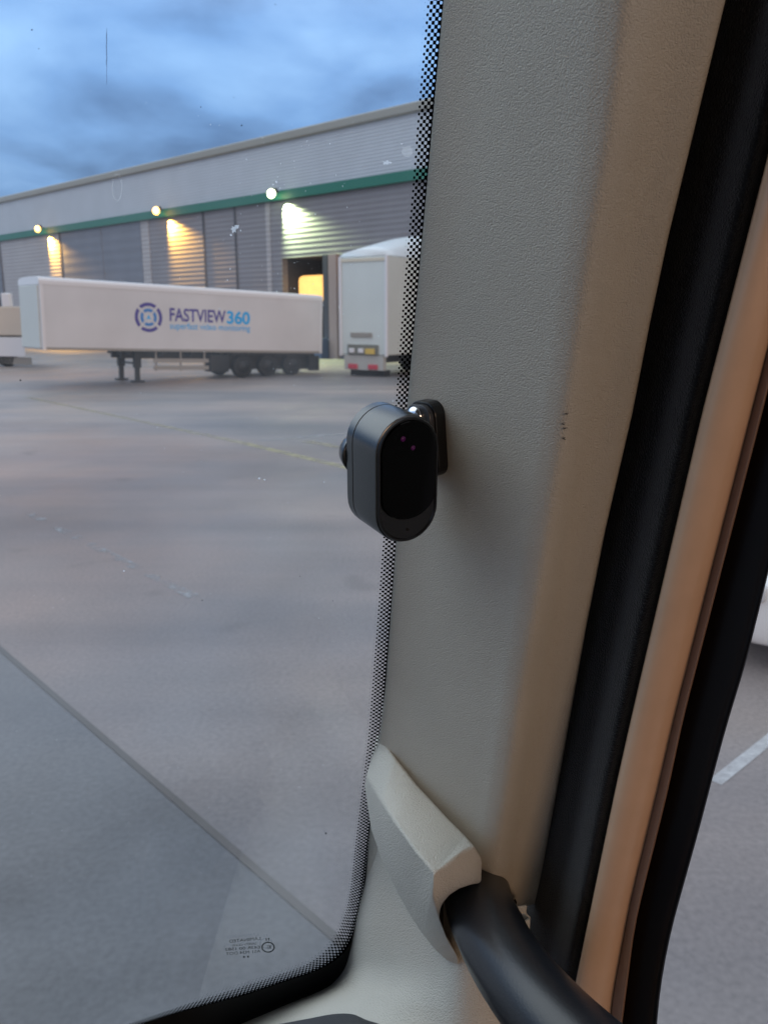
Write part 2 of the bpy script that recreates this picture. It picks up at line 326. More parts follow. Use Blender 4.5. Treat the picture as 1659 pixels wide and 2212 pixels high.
# ---- floodlights on the wall
def flood(px, py, col, en, label):
    s, z = wsz(px, py, .75)
    loc = W0 + WR * s + WN * .75 + Vector((0, 0, z))
    r = empty('wall_floodlight', loc, label, 'floodlight', (0, 0, math.atan2(WR.y, WR.x)), 'lit floodlights along the green band')
    bm = bmesh.new(); box(bm, -.30, .30, -.06, .16, .02, .34); bevel(obj('housing', bm, M_post, r, local=True), .04)
    bm = bmesh.new(); box(bm, -.05, .05, .16, .47, .12, .2); obj('arm', bm, M_post, r, local=True, smooth=False)
    bm = bmesh.new(); bmesh.ops.create_uvsphere(bm, u_segments=20, v_segments=12, radius=.31); bmesh.ops.scale(bm, vec=(1.05, .7, .9), verts=bm.verts); bmesh.ops.translate(bm, vec=(0, -.16, .0), verts=bm.verts)
    obj('lens', bm, mat('floodlight_glow', (1, 1, 1), .4, emit=col, es=6), r, local=True)
    ld = bpy.data.lights.new('floodlight_beam', 'SPOT'); lo = bpy.data.objects.new('floodlight_beam', ld); COL.objects.link(lo); lo.parent = r
    ld.energy = en; ld.color = col; ld.spot_size = R_(84); ld.spot_blend = 1.0; ld.shadow_soft_size = .12; lo.location = (.1, .42, min(-.3, zgb - z - .12))
    lo.rotation_euler = Vector((-.66, -.10, 1.0)).to_track_quat('Z', 'Y').to_euler()
flood(85, 494, (1, .50, .08), 9000, 'leftmost amber floodlight on the green band, smallest in view')
flood(341, 455, (1, .50, .08), 9000, 'middle amber floodlight on the green band, above the white trailer logo')
flood(590, 418, (.86, 1.0, .50), 8000, 'greenish white floodlight nearest the open loading bay')

# ---- trailers
M_tw = mat('white_trailer_skin', (.64, .66, .695), .42, var=(.5, .10), spec=.4); M_tc = mat('trailer_rail', (.70, .72, .76), .4)
M_ch = mat('chassis_black', (.012, .012, .014), .6); M_tyre = mat('tyre_rubber', (.012, .012, .013), .75); M_rim = mat('steel_rim', (.03, .03, .032), .6, metal=.3)  # rim colour darkened to carry the shade under the trailer
M_door = mat('trailer_front_panel', (.55, .58, .56), .45, var=(.5, .05)); M_grey = mat('trailer_underrun_grey', (.28, .27, .25), .6)
def wheel(parent, x, y, z, wd, r=.48):
    bm = bmesh.new(); cyl(bm, (x, y + wd / 2, z), (0, 1, 0), r, wd, 32); bevel(obj('wheel', bm, M_tyre, parent, local=True), .05)
    wobj = COL.objects[-1] if False else bpy.data.objects[[o.name for o in parent.children if o.name.startswith('wheel')][-1]]
    bm = bmesh.new(); cyl(bm, (x, y - .01, z), (0, 1, 0), r * .55, .06, 24); cyl(bm, (x, y - .05, z), (0, 1, 0), r * .2, .08, 16); obj('rim', bm, M_rim, wobj, local=True)
def trailer(name, loc, rotz, tilt, L_, W_, zb, zt, label, zoff):
    """local: x=0 nose .. L tail, y=0 near side .. W far side; zoff(x): height of the yard under x"""
    r = empty(name, loc, label, 'trailer', (0, tilt, rotz))
    bm = bmesh.new(); box(bm, 0, L_, 0, W_, zb, zt); bevel(obj('body', bm, M_tw, r, local=True, smooth=False), .04)
    # rounded roof: rail and cap
    bm = bmesh.new(); prof = [(-.015, zt - .12), (-.015, zt + .02), (.05, zt + .12), (.5, zt + .17), (W_ / 2, zt + .19), (W_ - .5, zt + .17), (W_ - .05, zt + .12), (W_ + .015, zt + .02), (W_ + .015, zt - .12)]
    V = grid(bm, [[Vector((x, y, z)) for y, z in prof] for x in (-.02, L_ + .02)]); bm.faces.new(V[0]); bm.faces.new(V[1][::-1]); obj('roof_cap', bm, M_tc, r, local=True, smooth=False)
    bm = bmesh.new(); box(bm, -.05, -.0, .12, W_ - .12, zb + .05, zt - .15); bevel(obj('front_panel', bm, M_door, r, local=True, smooth=False), .03)
    for x in (.0, L_ - .12):
        bm = bmesh.new(); box(bm, x, x + .12, -.025, -.002, zb, zt - .13); obj('corner_post', bm, M_tc, r, local=True, smooth=False)
    bm = bmesh.new(); box(bm, 0, L_, -.012, -.001, zb, zb + .10); obj('side_rail', bm, M_grey, r, local=True, smooth=False)
    bm = bmesh.new()
    box(bm, 3.3, L_ - .1, .7, .9, zb - .32, zb - .002); box(bm, 3.3, L_ - .1, W_ - .9, W_ - .7, zb - .32, zb - .002)
    for k in range(7): box(bm, 3.4 + k * 1.35, 3.5 + k * 1.35, .06, W_ - .06, zb - .16, zb - .004)
    obj('chassis', bm, M_ch, r, local=True, smooth=False)
    for y in (.35, W_ - .5):
        bm = bmesh.new(); x = 3.75; z0 = zoff(x); box(bm, x, x + .18, y, y + .15, z0 + .02, zb - .2); box(bm, x - .15, x + .33, y - .08, y + .22, z0, z0 + .08); box(bm, x - .05, x + .23, y - .03, y + .18, z0 + .6, zb - .003)
        obj('landing_leg', bm, M_ch, r, local=True, smooth=False)
    bm = bmesh.new(); box(bm, 3.8, 3.88, .5, W_ - .5, zb - .55, zb - .48); obj('leg_brace', bm, M_ch, r, local=True, smooth=False)
    bm = bmesh.new(); z0 = zoff(6)
    for z in (zb - .45, zb - .75): box(bm, 4.4, 6.9, .05, .09, z, z + .16)
    for x in (4.5, 5.6, 6.7): box(bm, x, x + .06, .09, .14, zb - .8, zb - .003)
    obj('side_guard', bm, M_grey, r, local=True, smooth=False)
    bm = bmesh.new(); box(bm, 7.0, 7.9, .08, .7, zb - .85, zb - .12); bevel(obj('locker', bm, M_ch, r, local=True), .04)
    for x in (8.6, 9.9, 11.2):
        for y, s in ((.06, 1), (W_ - .36, 1)):
            wheel(r, x, y, zoff(x) + .48, .3)
    bm = bmesh.new(); box(bm, 8.0, 12.4, .02, .10, zb - .12, zb - .01); box(bm, 12.1, 12.7, .05, .12, zb - .8, zb - .12); box(bm, 7.95, 12.5, .4, .5, zb - .75, zb - .02); obj('mudguard_shade_panel', bm, M_ch, r, local=True, smooth=False)  # dark inner panel added between the wheels to imitate underside shade
    return r
F1 = Vector((-12.9, 31.1, 0)); E1 = Vector((-3.0, 39.2, 0)); TA = math.atan2(E1.y - F1.y, E1.x - F1.x); TL = (E1 - F1).length; TILT = R_(2.1)
t1 = trailer('box_trailer', F1, TA, TILT, TL, 2.55, 1.42, 3.95, 'long white box trailer parked on its legs with a blue circular logo on its side', lambda x: x * math.tan(TILT))
MI = WM(t1).inverted()
def tl(px, py):   # point on the trailer's near side in its local frame
    o_ = MI @ CAM; d_ = (MI.to_3x3() @ ray(px, py)); t = -o_.y / d_.y; q = o_ + d_ * t; return q.x, q.z
print('trailer', [tl(*q) for q in ((75, 598), (91, 750), (692, 643), (692, 768), (285, 822), (321, 685), (365, 690), (540, 690))])
M_ind = mat('indigo_vinyl', (.045, .025, .27), .5); M_cy = mat('cyan_vinyl', (.0, .38, .85), .5); M_blu = mat('mid_blue_vinyl', (.02, .19, .56), .5)
def arcs(bm, cx, cz, r0, r1, gap, y=-.008, rot=R_(45), n=4):
    for k in range(n):
        a0 = rot + k * 2 * math.pi / n; mid = a0 + math.pi / n
        pts0, pts1 = [], []
        for rr, pts in ((r0, pts0), (r1, pts1)):
            g0 = math.asin(gap / 2 / rr)
            for i in range(17):
                a = a0 + g0 + (2 * math.pi / n - 2 * g0) * i / 16; pts.append(Vector((cx + rr * math.cos(a), y, cz + rr * math.sin(a))))
        grid(bm, [pts0, pts1])
cx, cz = tl(321, 685); rr = (tl(321, 653)[1] - tl(321, 717)[1]) / 2
bm = bmesh.new(); arcs(bm, cx, cz, rr * .76, rr, rr * .19, rot=R_(48)); obj('logo_ring', bm, M_ind, t1, local=True, smooth=False)
bm = bmesh.new(); arcs(bm, cx, cz, rr * .38, rr * .60, rr * .13, rot=R_(48)); obj('logo_ring', bm, M_blu, t1, local=True, smooth=False)
bm = bmesh.new(); q = rr * .19; bm.faces.new([bm.verts.new((cx + a * q, -.008, cz + b * q)) for a, b in ((0, 1), (-1, -.95), (0, -.35), (1, -.95))]); obj('logo_arrow', bm, M_cy, t1, local=True, smooth=False)
def text_mesh(txt, bold, x0, x1, zbase, ztop, m, parent, name, y=-.008, mir=False, capref='H'):
    cu = bpy.data.curves.new(name, 'FONT'); cu.body = txt; cu.offset = bold; cu.extrude = 0; cu.resolution_u = 6
    o = bpy.data.objects.new(name, cu); COL.objects.link(o); bpy.context.view_layer.update()
    me = bpy.data.meshes.new_from_object(o.evaluated_get(bpy.context.evaluated_depsgraph_get())); COL.objects.unlink(o); bpy.data.objects.remove(o)
    xs = [v.co.x for v in me.vertices]; capz = .69 if capref == 'H' else .52
    kx = (x1 - x0) / (max(xs) - min(xs)); kz = (ztop - zbase) / capz; mn = min(xs)
    for v in me.vertices:
        X = x0 + (v.co.x - mn) * kx; Z = zbase + v.co.y * kz; v.co = (X, y, Z)
    me.materials.append(m); ob = bpy.data.objects.new(name, me); COL.objects.link(ob); ob.parent = parent; return ob
xa, zt_ = tl(366, 665); xm, _ = tl(489, 680); _, zbb = tl(366, 692); xe, _ = tl(540, 690)
text_mesh('FASTVIEW', .022, xa, xm - .03, zbb, zt_, M_ind, t1, 'lettering'); text_mesh('360', .035, xm + .02, xe, zbb - .02, zt_ - .02, M_cy, t1, 'lettering')
_, z1_ = tl(366, 699); _, z0_ = tl(366, 709.5)
text_mesh('superfast video monitoring', .006, xa, xe, z0_, z1_, M_cy, t1, 'lettering', capref='x', )

# ---- second trailer docked, nose towards us, arched roof
M_t2 = mat('pale_front_panel', (.60, .68, .68), .4, var=(.5, .06))
px_ = P(735, 700, 37.1); T2 = Vector((px_.x, px_.y, 0)); az2 = R_(33); D2 = Vector((math.sin(az2), math.cos(az2), 0)); Wd = 2.55
# local: x across the nose (rightwards), y back along the trailer
t2 = empty('box_trailer', T2, 'tall pale trailer with an arched roof standing nose on beside the open loading bay', 'trailer', (0, 0, -az2))
zt2 = wsz(0, 0)[1] * 0 + P(790, 558, 37.2).z
L2 = 9.0
bm = bmesh.new(); box(bm, 0, Wd, 0, L2, .95, zt2); bevel(obj('body', bm, M_t2, t2, local=True, smooth=False), .06)
bm = bmesh.new(); rows = []
for i in range(13):
    v = i / 12; yy = v * L2; hh = .28 + 0.95 * math.sin(min(v * 1.6, 1) * math.pi / 2)
    rows.append([Vector((x, yy, zt2 + (0 if e_ else hh * math.sin(math.pi * x / Wd) ** .45 if 0 < x < Wd else 0) )) for x, e_ in [(Wd * k / 12, k in (0, 12)) for k in range(13)]])
V = grid(bm, rows); bm.faces.new(V[0]); bm.faces.new(V[-1][::-1]); obj('arched_roof', bm, mat('sky_blue_white_roof', (.58, .66, .72), .3), t2, local=True)
def b2(name, a, m, bv=.01):
    bm = bmesh.new(); box(bm, *a); return bevel(obj(name, bm, m, t2, local=True, smooth=False), bv)
b2('corner_post', (-.03, .10, -.05, .05, .9, zt2), M_tc); b2('corner_post', (Wd - .10, Wd + .03, -.05, .05, .9, zt2), M_tc)
b2('header_rail', (0.1, Wd - .1, -.04, -.001, zt2 - .22, zt2 - .08), mat('cream_rail', (.6, .58, .48), .5))
b2('coupling_panel', (.45, Wd - .45, -.08, -.001, .98, 1.42), mat('coupling_grey', (.16, .17, .15), .6))
b2('coupling_panel', (.6, Wd - .8, -.06, -.001, 1.75, 1.95), M_grey)
b2('number_plate', (1.45, 1.95, -.13, -.081, 1.0, 1.25), mat('amber_plate', (.62, .45, .10), .5))
for x in (.55, 1.05): b2('hose_plug', (x, x + .3, -.13, -.081, 1.05, 1.25), M_tc, .04)
b2('bumper_beam', (.2, Wd - .2, .0, .25, .28, .94), mat('bumper_grey', (.42, .44, .43), .6))
for x in (.45, 1.55): b2('tail_light', (x, x + .52, -.08, -.001, .32, .55), mat('red_lens', (.34, .05, .07), .4, emit=(.4, .02, .05), es=.12), .05)
bm = bmesh.new(); box(bm, .5, Wd - .5, .3, L2, .6, .94); box(bm, .35, Wd - .35, .3, .8, .0, .27); obj('chassis', bm, M_ch, t2, local=True, smooth=False)
for y in (5.6, 6.9, 8.0):
    for x in (.02, Wd - .32):
        bm = bmesh.new(); cyl(bm, (x + .15, y, .48), (1, 0, 0), .48, .3, 28); obj('wheel', bm, M_tyre, t2, local=True)

# ---- third vehicle far left: low cream trailer with a dark tractor behind
q = P(-70, 690, 44); t3 = empty('flatbed_trailer', (q.x, q.y, 0), 'low cream trailer cut off by the left edge, behind the white trailer', 'trailer', (0, 0, R_(-10)))
w3 = (P(36, 690, 44) - q).length
def b3(name, a, m, bv=.02):
    bm = bmesh.new(); box(bm, *a); return bevel(obj(name, bm, m, t3, local=True, smooth=False), bv)
zA = P(0, 662, 44).z; zB = P(0, 724, 44).z
b3('body', (0, w3 + 1, 0, 2.4, zB, zA), mat('cream_panel', (.60, .54, .46), .5, var=(.5, .1)), .05)
b3('side_guard', (0, w3 + .6, -.05, -.001, .55, zB - .10), M_tc); b3('side_skirt', (0, w3 + .8, .05, .19, .12, .5), M_grey)
b3('chassis', (0, w3 + 1, .2, 2.2, zB - .5, zB - .003), M_grey)
b3('bulkhead', (0, w3 - .9, .3, .5, zA + .003, zA + .5), M_ch, .05); b3('marker_board', (w3 - .6, w3 - .1, .1, .4, zA + .003, zA + .7), M_tc, .05)
for x in (.6, 2.0):
    bm = bmesh.new(); cyl(bm, (x, .2, .5), (0, 1, 0), .5, .3, 28); obj('wheel', bm, M_tyre, t3, local=True)

# ---- white car seen through the side window
pc = G(1545, 1436); pc = pc + Vector((.906, -.42, 0)) * 1.60; car = empty('parked_car', (pc.x, pc.y, 0), 'white car whose nose shows through the side window', 'car', (0, 0, R_(65)))
# local x from nose backwards, y across
M_car = mat('white_car_paint', (.72, .74, .75), .25, coat=.6); M_cg = mat('car_glass', (.03, .05, .08), .08, spec=.8)
bm = bmesh.new(); secs = [(-.02, .20, .60, .72), (.05, .16, .72, .80), (.35, .20, .80, .84), (1.1, .2, .94, .88), (1.35, .2, .98, .89), (3.3, .2, 1.0, .89), (4.1, .25, .98, .84), (4.25, .4, .8, .7)]
rows = []
for x, z0, z1, hw in secs:
    rows.append([Vector((x, .88 + y, z)) for y, z in ((-hw * .9, z0), (-hw, z0 + .15), (-hw, z1 - .22), (-hw * .93, z1 - .06), (-hw * .7, z1), (0, z1 + .03), (hw * .7, z1), (hw * .93, z1 - .06), (hw, z1 - .22), (hw, z0 + .15), (hw * .9, z0))])
V = grid(bm, rows, close=True); bm.faces.new(V[0]); bm.faces.new(V[-1][::-1]); o = obj('body', bm, M_car, car, local=True); s = o.modifiers.new('s', 'SUBSURF'); s.levels = s.render_levels = 2
bm = bmesh.new(); V = grid(bm, [[Vector((x, .88 + y * k, z)) for y in (-1, -.5, 0, .5, 1)] for x, z, k in ((1.0, .93, .74), (1.75, 1.36, .62), (2.1, 1.45, .60), (3.0, 1.44, .6), (3.9, .98, .74))]); 
ext = bmesh.ops.extrude_edge_only(bm, edges=[e for e in bm.edges if e.is_boundary]); bmesh.ops.translate(bm, vec=(0, 0, -.5), verts=[v for v in ext['geom'] if isinstance(v, bmesh.types.BMVert)])
obj('cabin_glass', bm, M_cg, car, local=True)
for x in (.8, 3.45):
    for y in (-.0, 1.56):
        bm = bmesh.new(); cyl(bm, (x, y + .1, .32), (0, 1, 0), .32, .2, 28); ww = obj('wheel', bm, M_tyre, car, local=True)
        bm = bmesh.new(); cyl(bm, (x, y - .01 if y < 1 else y + .21, .32), (0, 1, 0), .2, .03, 20); obj('rim', bm, M_rim, ww, local=True)
for y in (.18, 1.3):
    bm = bmesh.new(); box(bm, -.04, .22, y, y + .28, .55, .68); bevel(obj('headlight', bm, mat('headlight_lens', (.5, .55, .6), .1), car, local=True), .03)
bm = bmesh.new(); box(bm, -.05, .02, .55, 1.2, .36, .5); bevel(obj('grille', bm, M_ch, car, local=True), .02)

# ================================================================== CAB
cab = empty('truck_cab', (0, 0, 0), 'interior of a truck cab with beige pillar trim, windscreen, grab handle and side door', 'truck cab')
# windscreen plane
a_, b_, c_ = P(940, 0, .30), P(770, 1830, .50), P(330, 2208, .47)
GN = (b_ - a_).cross(c_ - a_).normalized()
if GN.y < 0: GN = -GN
def dpl(px, py, off=0.0): return (a_ + GN * off - CAM).dot(GN) / ray(px, py).dot(GN)
def gp(px, py, off=0.0): return P(px, py, dpl(px, py, off))
fwd = Vector((GN.x, GN.y, 0)).normalized(); rgt = Vector((fwd.y, -fwd.x, 0))
# side plane
s1_, s2_ = P(1557, 0, .26), P(1155, 1950, .42); SN = (s2_ - s1_).cross(fwd).normalized()
if SN.x < 0: SN = -SN
def dsd(px, py, off=0.0): return (s1_ + SN * off - CAM).dot(SN) / ray(px, py).dot(SN)
print('GN', GN, 'SN', SN, 'side depth', dsd(1600, 500), dsd(1600, 1400), dsd(1300, 2100))

# windscreen glass (in plane coordinates along rgt and the rake direction)
gu = (GN.cross(rgt)).normalized(); gu = gu if gu.z > 0 else -gu
def plane_pt(u, v, off=0): return a_ + rgt * u + gu * v + GN * off
bm = bmesh.new(); bm.faces.new([bm.verts.new(plane_pt(u, v)) for u, v in ((-2.1, -.60), (.06, -.60), (.06, 1.02), (-2.1, 1.02))]); 
ws = obj('windscreen', bm, M_glass, cab, smooth=False)
# frit band: start (clear side) and end (solid side) polylines
fa = [(926, -160), (918, 0), (900, 220), (885, 420), (868, 620), (851, 860), (836, 1010), (823, 1165), (812, 1320), (800, 1480), (790, 1600), (776, 1720), (763, 1830), (752, 1930), (738, 1985), (712, 2038), (668, 2078), (600, 2105), (508, 2135), (400, 2170), (297, 2205), (150, 2252)]
fb = [(982, -160), (968, 0), (946, 220), (929, 420), (912, 620), (890, 860), (878, 1010), (866, 1165), (853, 1320), (840, 1480), (832, 1600), (815, 1720), (800, 1830), (785, 1940), (768, 2010), (742, 2060), (690, 2096), (615, 2122), (525, 2152), (415, 2181), (310, 2213), (162, 2262)]
def v2(l): return [Vector((x, y, 0)) for x, y in l]
A_ = catmull(v2(fa), 8); B_ = catmull(v2(fb), 8)
bm = bmesh.new(); uvl = bm.loops.layers.uv.new('UVMap'); prev = None; acc = 0
for p_, q_ in zip(A_, B_):
    wa = gp(p_.x, p_.y, -.0012); wb = gp(q_.x, q_.y, -.0012); 
    if prev: acc += ((wa - prev[0]).length + (wb - prev[1]).length) / 2 / (prev[4])
    cell = (wa - wb).length / 7.0 if False else .00128
    cur = (wa, wb, bm.verts.new(wa), bm.verts.new(wb), cell, acc)
    if prev:
        f = bm.faces.new((prev[2], prev[3], cur[3], cur[2]))
        for lp, uv in zip(f.loops, ((0, prev[5]), (1, prev[5]), (1, cur[5]), (0, cur[5]))): lp[uvl].uv = uv
    prev = cur
obj('dotted_edge_band', bm, M_frit, ws, smooth=False)
fc = [(1010, -160), (1000, 0), (980, 220), (965, 420), (945, 620), (925, 860), (915, 1010), (905, 1165), (890, 1320), (880, 1480), (870, 1600), (860, 1720), (840, 1830), (812, 1960), (790, 2050), (765, 2105), (725, 2150), (655, 2190), (560, 2235), (470, 2280), (360, 2330), (200, 2400)]
C_ = catmull(v2(fc), 8); bm = bmesh.new(); grid(bm, [[gp(p.x, p.y, -.0013) for p in B_], [gp(p.x, p.y, -.0013) for p in C_]]); obj('black_edge_band', bm, M_fritb, ws, smooth=False)
# maker's mark, mirrored as read from inside
M_mark = mat('etched_mark', (.045, .06, .07), .7)
def glass_text(txt, x0, y0, x1, y1, hpx):
    o = text_mesh(txt, .0, 0, 1, 0, 1, M_mark, ws, 'maker_mark'); me = o.data
    a = Vector((x0, y0)); b = Vector((x1, y1)); d = b - a; nn_ = Vector((d.y, -d.x)).normalized()
    for v in me.vertices:
        X = 1 - v.co.x; q = a + d * X + nn_ * (v.co.z * hpx); v.co = gp(q.x, q.y, -.0015)
    o.matrix_parent_inverse = WM(ws).inverted(); return o
def zq(x, y): return ((x * 300 / 1659 + 600) / 1.3478, (y * 300 / 1659 + 2640) / 1.3478)
for txt, (ax, ay), (bx, by), h in (('LAMINATED', (375, 590), (880, 540), 6.5), ('SAFETY GLASS', (425, 650), (810, 615), 4), ('E43R 00 1582', (310, 718), (870, 680), 6), ('AS1 M34 DOT', (320, 790), (880, 745), 6), ('II', (600, 832), (690, 826), 4), ('II', (965, 560), (1020, 552), 6), ('E', (980, 685), (1045, 680), 7)):
    a, b = zq(ax, ay), zq(bx, by); glass_text(txt, *a, *b, h)
bm = bmesh.new(); ccx, ccy = zq(1000, 660); 
grid(bm, [[gp(ccx + r_ * math.cos(t * math.pi / 16), ccy + r_ * .82 * math.sin(t * math.pi / 16), -.0015) for t in range(32)] for r_ in (11.5, 14.5)], close=True); obj('maker_mark', bm, M_mark, ws, smooth=False)
# dirt on the glass
def alpha_mat(name, col, a_m, tr=True):
    m = bpy.data.materials.new(name); m.use_nodes = True; t = m.node_tree; t.nodes.clear(); A = t.nodes.new
    o = A('ShaderNodeOutputMaterial'); x = A('ShaderNodeMixShader'); x.inputs[0].default_value = a_m; tb = A('ShaderNodeBsdfTransparent'); d = A('ShaderNodeBsdfTranslucent' if tr else 'ShaderNodeBsdfDiffuse'); d.inputs[0].default_value = (*col, 1)
    t.links.new(tb.outputs[0], x.inputs[1]); t.links.new(d.outputs[0], x.inputs[2]); t.links.new(x.outputs[0], o.inputs[0]); return m
def blob(bm, x, y, rx, ry, n=14, jag=.3, off=.0008, rot=0):
    pts = []
    for i in range(n):
        a = 2 * math.pi * i / n; k = 1 + random.uniform(-jag, jag); dx, dy = rx * k * math.cos(a), ry * k * math.sin(a)
        pts.append(bm.verts.new(gp(x + dx * math.cos(rot) - dy * math.sin(rot), y + dx * math.sin(rot) + dy * math.cos(rot), -off)))
    bm.faces.new(pts)
bm = bmesh.new()
blob(bm, 505, 494, 7, 9, jag=.5); blob(bm, 512, 488, 5, 4, jag=.4); blob(bm, 499, 507, 2.5, 2.5); blob(bm, 836, 350, 8, 4, jag=.6); blob(bm, 520, 497, 1.6, 1.5)
for x, y, r in ((388, 1083, 0), (560, 1033, 2.6), (572, 1036, 2), (700, 1041, 1.4), (268, 1233, 2), (868, 310, 2), (597, 392, 3), (590, 398, 2), (605, 405, 1.8), (455, 268, 1.2)):
    if r: blob(bm, x, y, r, r * .8)
for k in range(120):
    x = random.gauss(640, 140); y = random.gauss(560, 190)
    if 300 < x < 880 and 250 < y < 1000: r = random.choice((.6, .7, .9, 1.2)); blob(bm, x, y, r, r * random.uniform(.6, 1.8), n=7)
for k in range(60):
    blob(bm, random.uniform(0, 780), random.uniform(100, 1900), .7, .7, n=6)
o = obj('dried_specks', bm, alpha_mat('pale_dried_dirt', (.8, .85, .9), .6), ws, smooth=False); o['kind'] = 'stuff'
M_wm = alpha_mat('faint_water_mark', (.9, .9, .9), .22); bm = bmesh.new(); blob(bm, 880, 327, 13, 12, jag=.12); obj('water_mark', bm, M_wm, ws, smooth=False)
bm = bmesh.new()
grid(bm, [[gp(253 + (11 - k) * math.cos(t * math.pi / 14), 404 + (30 - k) * math.sin(t * math.pi / 14), -.0008) for t in range(28)] for k in (0, 1.6)], close=True)
obj('water_mark', bm, M_wm, ws, smooth=False)
bm = bmesh.new()
pts = [(230.6 + random.uniform(-.5, .5), y) for y in range(60, 186, 6)]
grid(bm, [[gp(x - (.9 if 70 < y < 140 else .45), y, -.0008) for x, y in pts], [gp(x + (.7 if 70 < y < 140 else .3), y, -.0008) for x, y in pts]])
for x, y, r in ((69, 63, 2), (84, 104, 1.2), (434, 230, 1.4), (522, 270, 1.8), (595, 8, 1.2), (517, 94, .8), (505, 209, .9), (44, 821, 2), (437, 1297, 1.4), (648, 1245, 1), (719, 1298, 1), (704, 1801, 2), (650, 2146, 2.3)): blob(bm, x, y, r, r, n=9, jag=.15)
o = obj('dark_specks', bm, alpha_mat('dark_specks', (.03, .04, .08), .8, False), ws, smooth=False); o['kind'] = 'stuff'

# ---- pillar trim
TXL = [(-260, 990), (0, 967), (360, 934), (600, 912), (873, 887), (1174, 862), (1484, 838), (1700, 812), (2000, 786)]
TXR = [(-260, 1618), (0, 1557.6), (262, 1495), (511, 1435), (704, 1394.6), (890, 1359), (1145, 1300.5), (1358, 1259), (1706, 1197.6), (1950, 1154.5), (2200, 1112)]
TXC = [(-260, 1380), (0, 1346), (282, 1314), (503, 1274), (704, 1246), (890, 1218), (1002, 1200), (1320, 1151), (1489, 1121), (1706, 1091), (1809, 1072), (2000, 1046)]
def section(y):
    xl, xr, xc = interp(TXL, y), interp(TXR, y), sinterp(TXC, y); s = dpl(xl, y)
    ks = [(-.03, s + .012, 1), (0.0, s - .0035, 0)]
    pts = [(xl + 14, s + .02), (xl + 3, s + .002), (xl, s - .003), (xl + 4, s - .006)]
    for f_ in (.2, .42, .64, .82): pts.append((xl + (xc - xl) * f_, (s - .004) + (.80 * s - s + .004) * f_ - .004 * math.sin(f_ * math.pi)))
    w_ = xr - xc
    pts += [(xc - .09 * (xc - xl), .815 * s), (xc + .03 * w_, .806 * s), (xc + .21 * w_, .815 * s), (xc + .38 * w_, .827 * s), (xc + .6 * w_, .834 * s), (xc + .85 * w_, .836 * s), (xr - 3, .838 * s), (xr, .845 * s), (xr - 1, .87 * s), (xr - 25, .93 * s)]
    return pts
def yend(x):
    return interp([(700, 1985), (1035, 1900), (1062, 1909), (1089, 1922), (1104, 1938), (1109, 1963), (1135, 1956), (1154, 1950), (1200, 1945)], x)
NR = 90; rows = []
base = section(1950)
for i in range(NR + 1):
    row = []
    for j in range(len(base)):
        ye = yend(section(1940)[j][0]); y = -260 + (ye + 260) * (i / NR); x, d = section(y)[j]; row.append(P(x, y, d))
    rows.append(catmull(row, 4))
bm = bmesh.new(); grid(bm, rows); pil = obj('pillar_trim', bm, M_trim, cab)
so = pil.modifiers.new('t', 'SOLIDIFY'); so.thickness = .0022; so.offset = 0
# small scuffs
bm = bmesh.new()
def on_pillar(x, y):
    pts = section(y)
    for a, b in zip(pts[3:], pts[4:]):
        if a[0] <= x <= b[0]: t = (x - a[0]) / (b[0] - a[0]); return P(x, y, (a[1] + t * (b[1] - a[1])) - .0025)
    return P(x, y, .3)
for x, y in ((1221, 893), (1219, 915), (1222, 925), (1218, 947)):
    for k in range(4):
        cx_, cy_ = x + random.uniform(-5, 5), y + random.uniform(-2, 2); bm.faces.new([bm.verts.new(on_pillar(cx_ + a, cy_ + b)) for a, b in ((-2.2, -.5), (2.2, -.7), (2, .7), (-2, .6))])
obj('scuff_marks', bm, mat('dark_scuff', (.04, .04, .04), .8), pil, smooth=False)

# ---- lower trim, cover of the handle
def z4(x, y): return ((x / 2.37 + 940) / 1.3478, (y / 2.37 + 2080) / 1.3478)
def z4p(x, y, d): a = z4(x, y); return P(a[0], a[1], d)
Ls = [(440, 600), (345, 800), (330, 950), (290, 1180), (240, 1400), (190, 1640), (150, 1760), (60, 1868), (-80, 1940), (-223, 1996), (-541, 2133), (-900, 2290)]
Rs = [(900, 700), (1250, 1000), (1300, 1200), (1300, 1350), (1350, 1500), (1370, 1650), (1400, 1780), (1420, 1900), (1440, 2050), (1450, 2200), (1480, 2400), (1500, 2700)]
rows = []
for (lx, ly), (rx, ry) in zip(Ls, Rs):
    lp = z4(lx, ly); dl = dpl(*lp) - .003; row = [z4p(lx + 14, ly, dl + .02), z4p(lx + 2, ly, dl + .004), z4p(lx, ly, dl)]
    cxx = 960 if lx > -300 else 960
    for f_ in (.12, .3, .55, .8, 1.0):
        x = lx + (cxx - lx) * f_; y = ly + (ry - ly) * f_ * .8; row.append(z4p(x, y, dl + (.425 - dl) * f_ ** .8))
    row += [z4p((cxx + rx) / 2, (ly + ry * 3) / 4, .428), z4p(rx, ry, .445)]
    rows.append(catmull(row, 4))
rows = list(map(list, zip(*[catmull([r[i] for r in rows], 4) for i in range(len(rows[0]))])))
bm = bmesh.new(); grid(bm, rows); obj('lower_trim', bm, M_trim2, cab).modifiers.new('t', 'SOLIDIFY').thickness = .0015

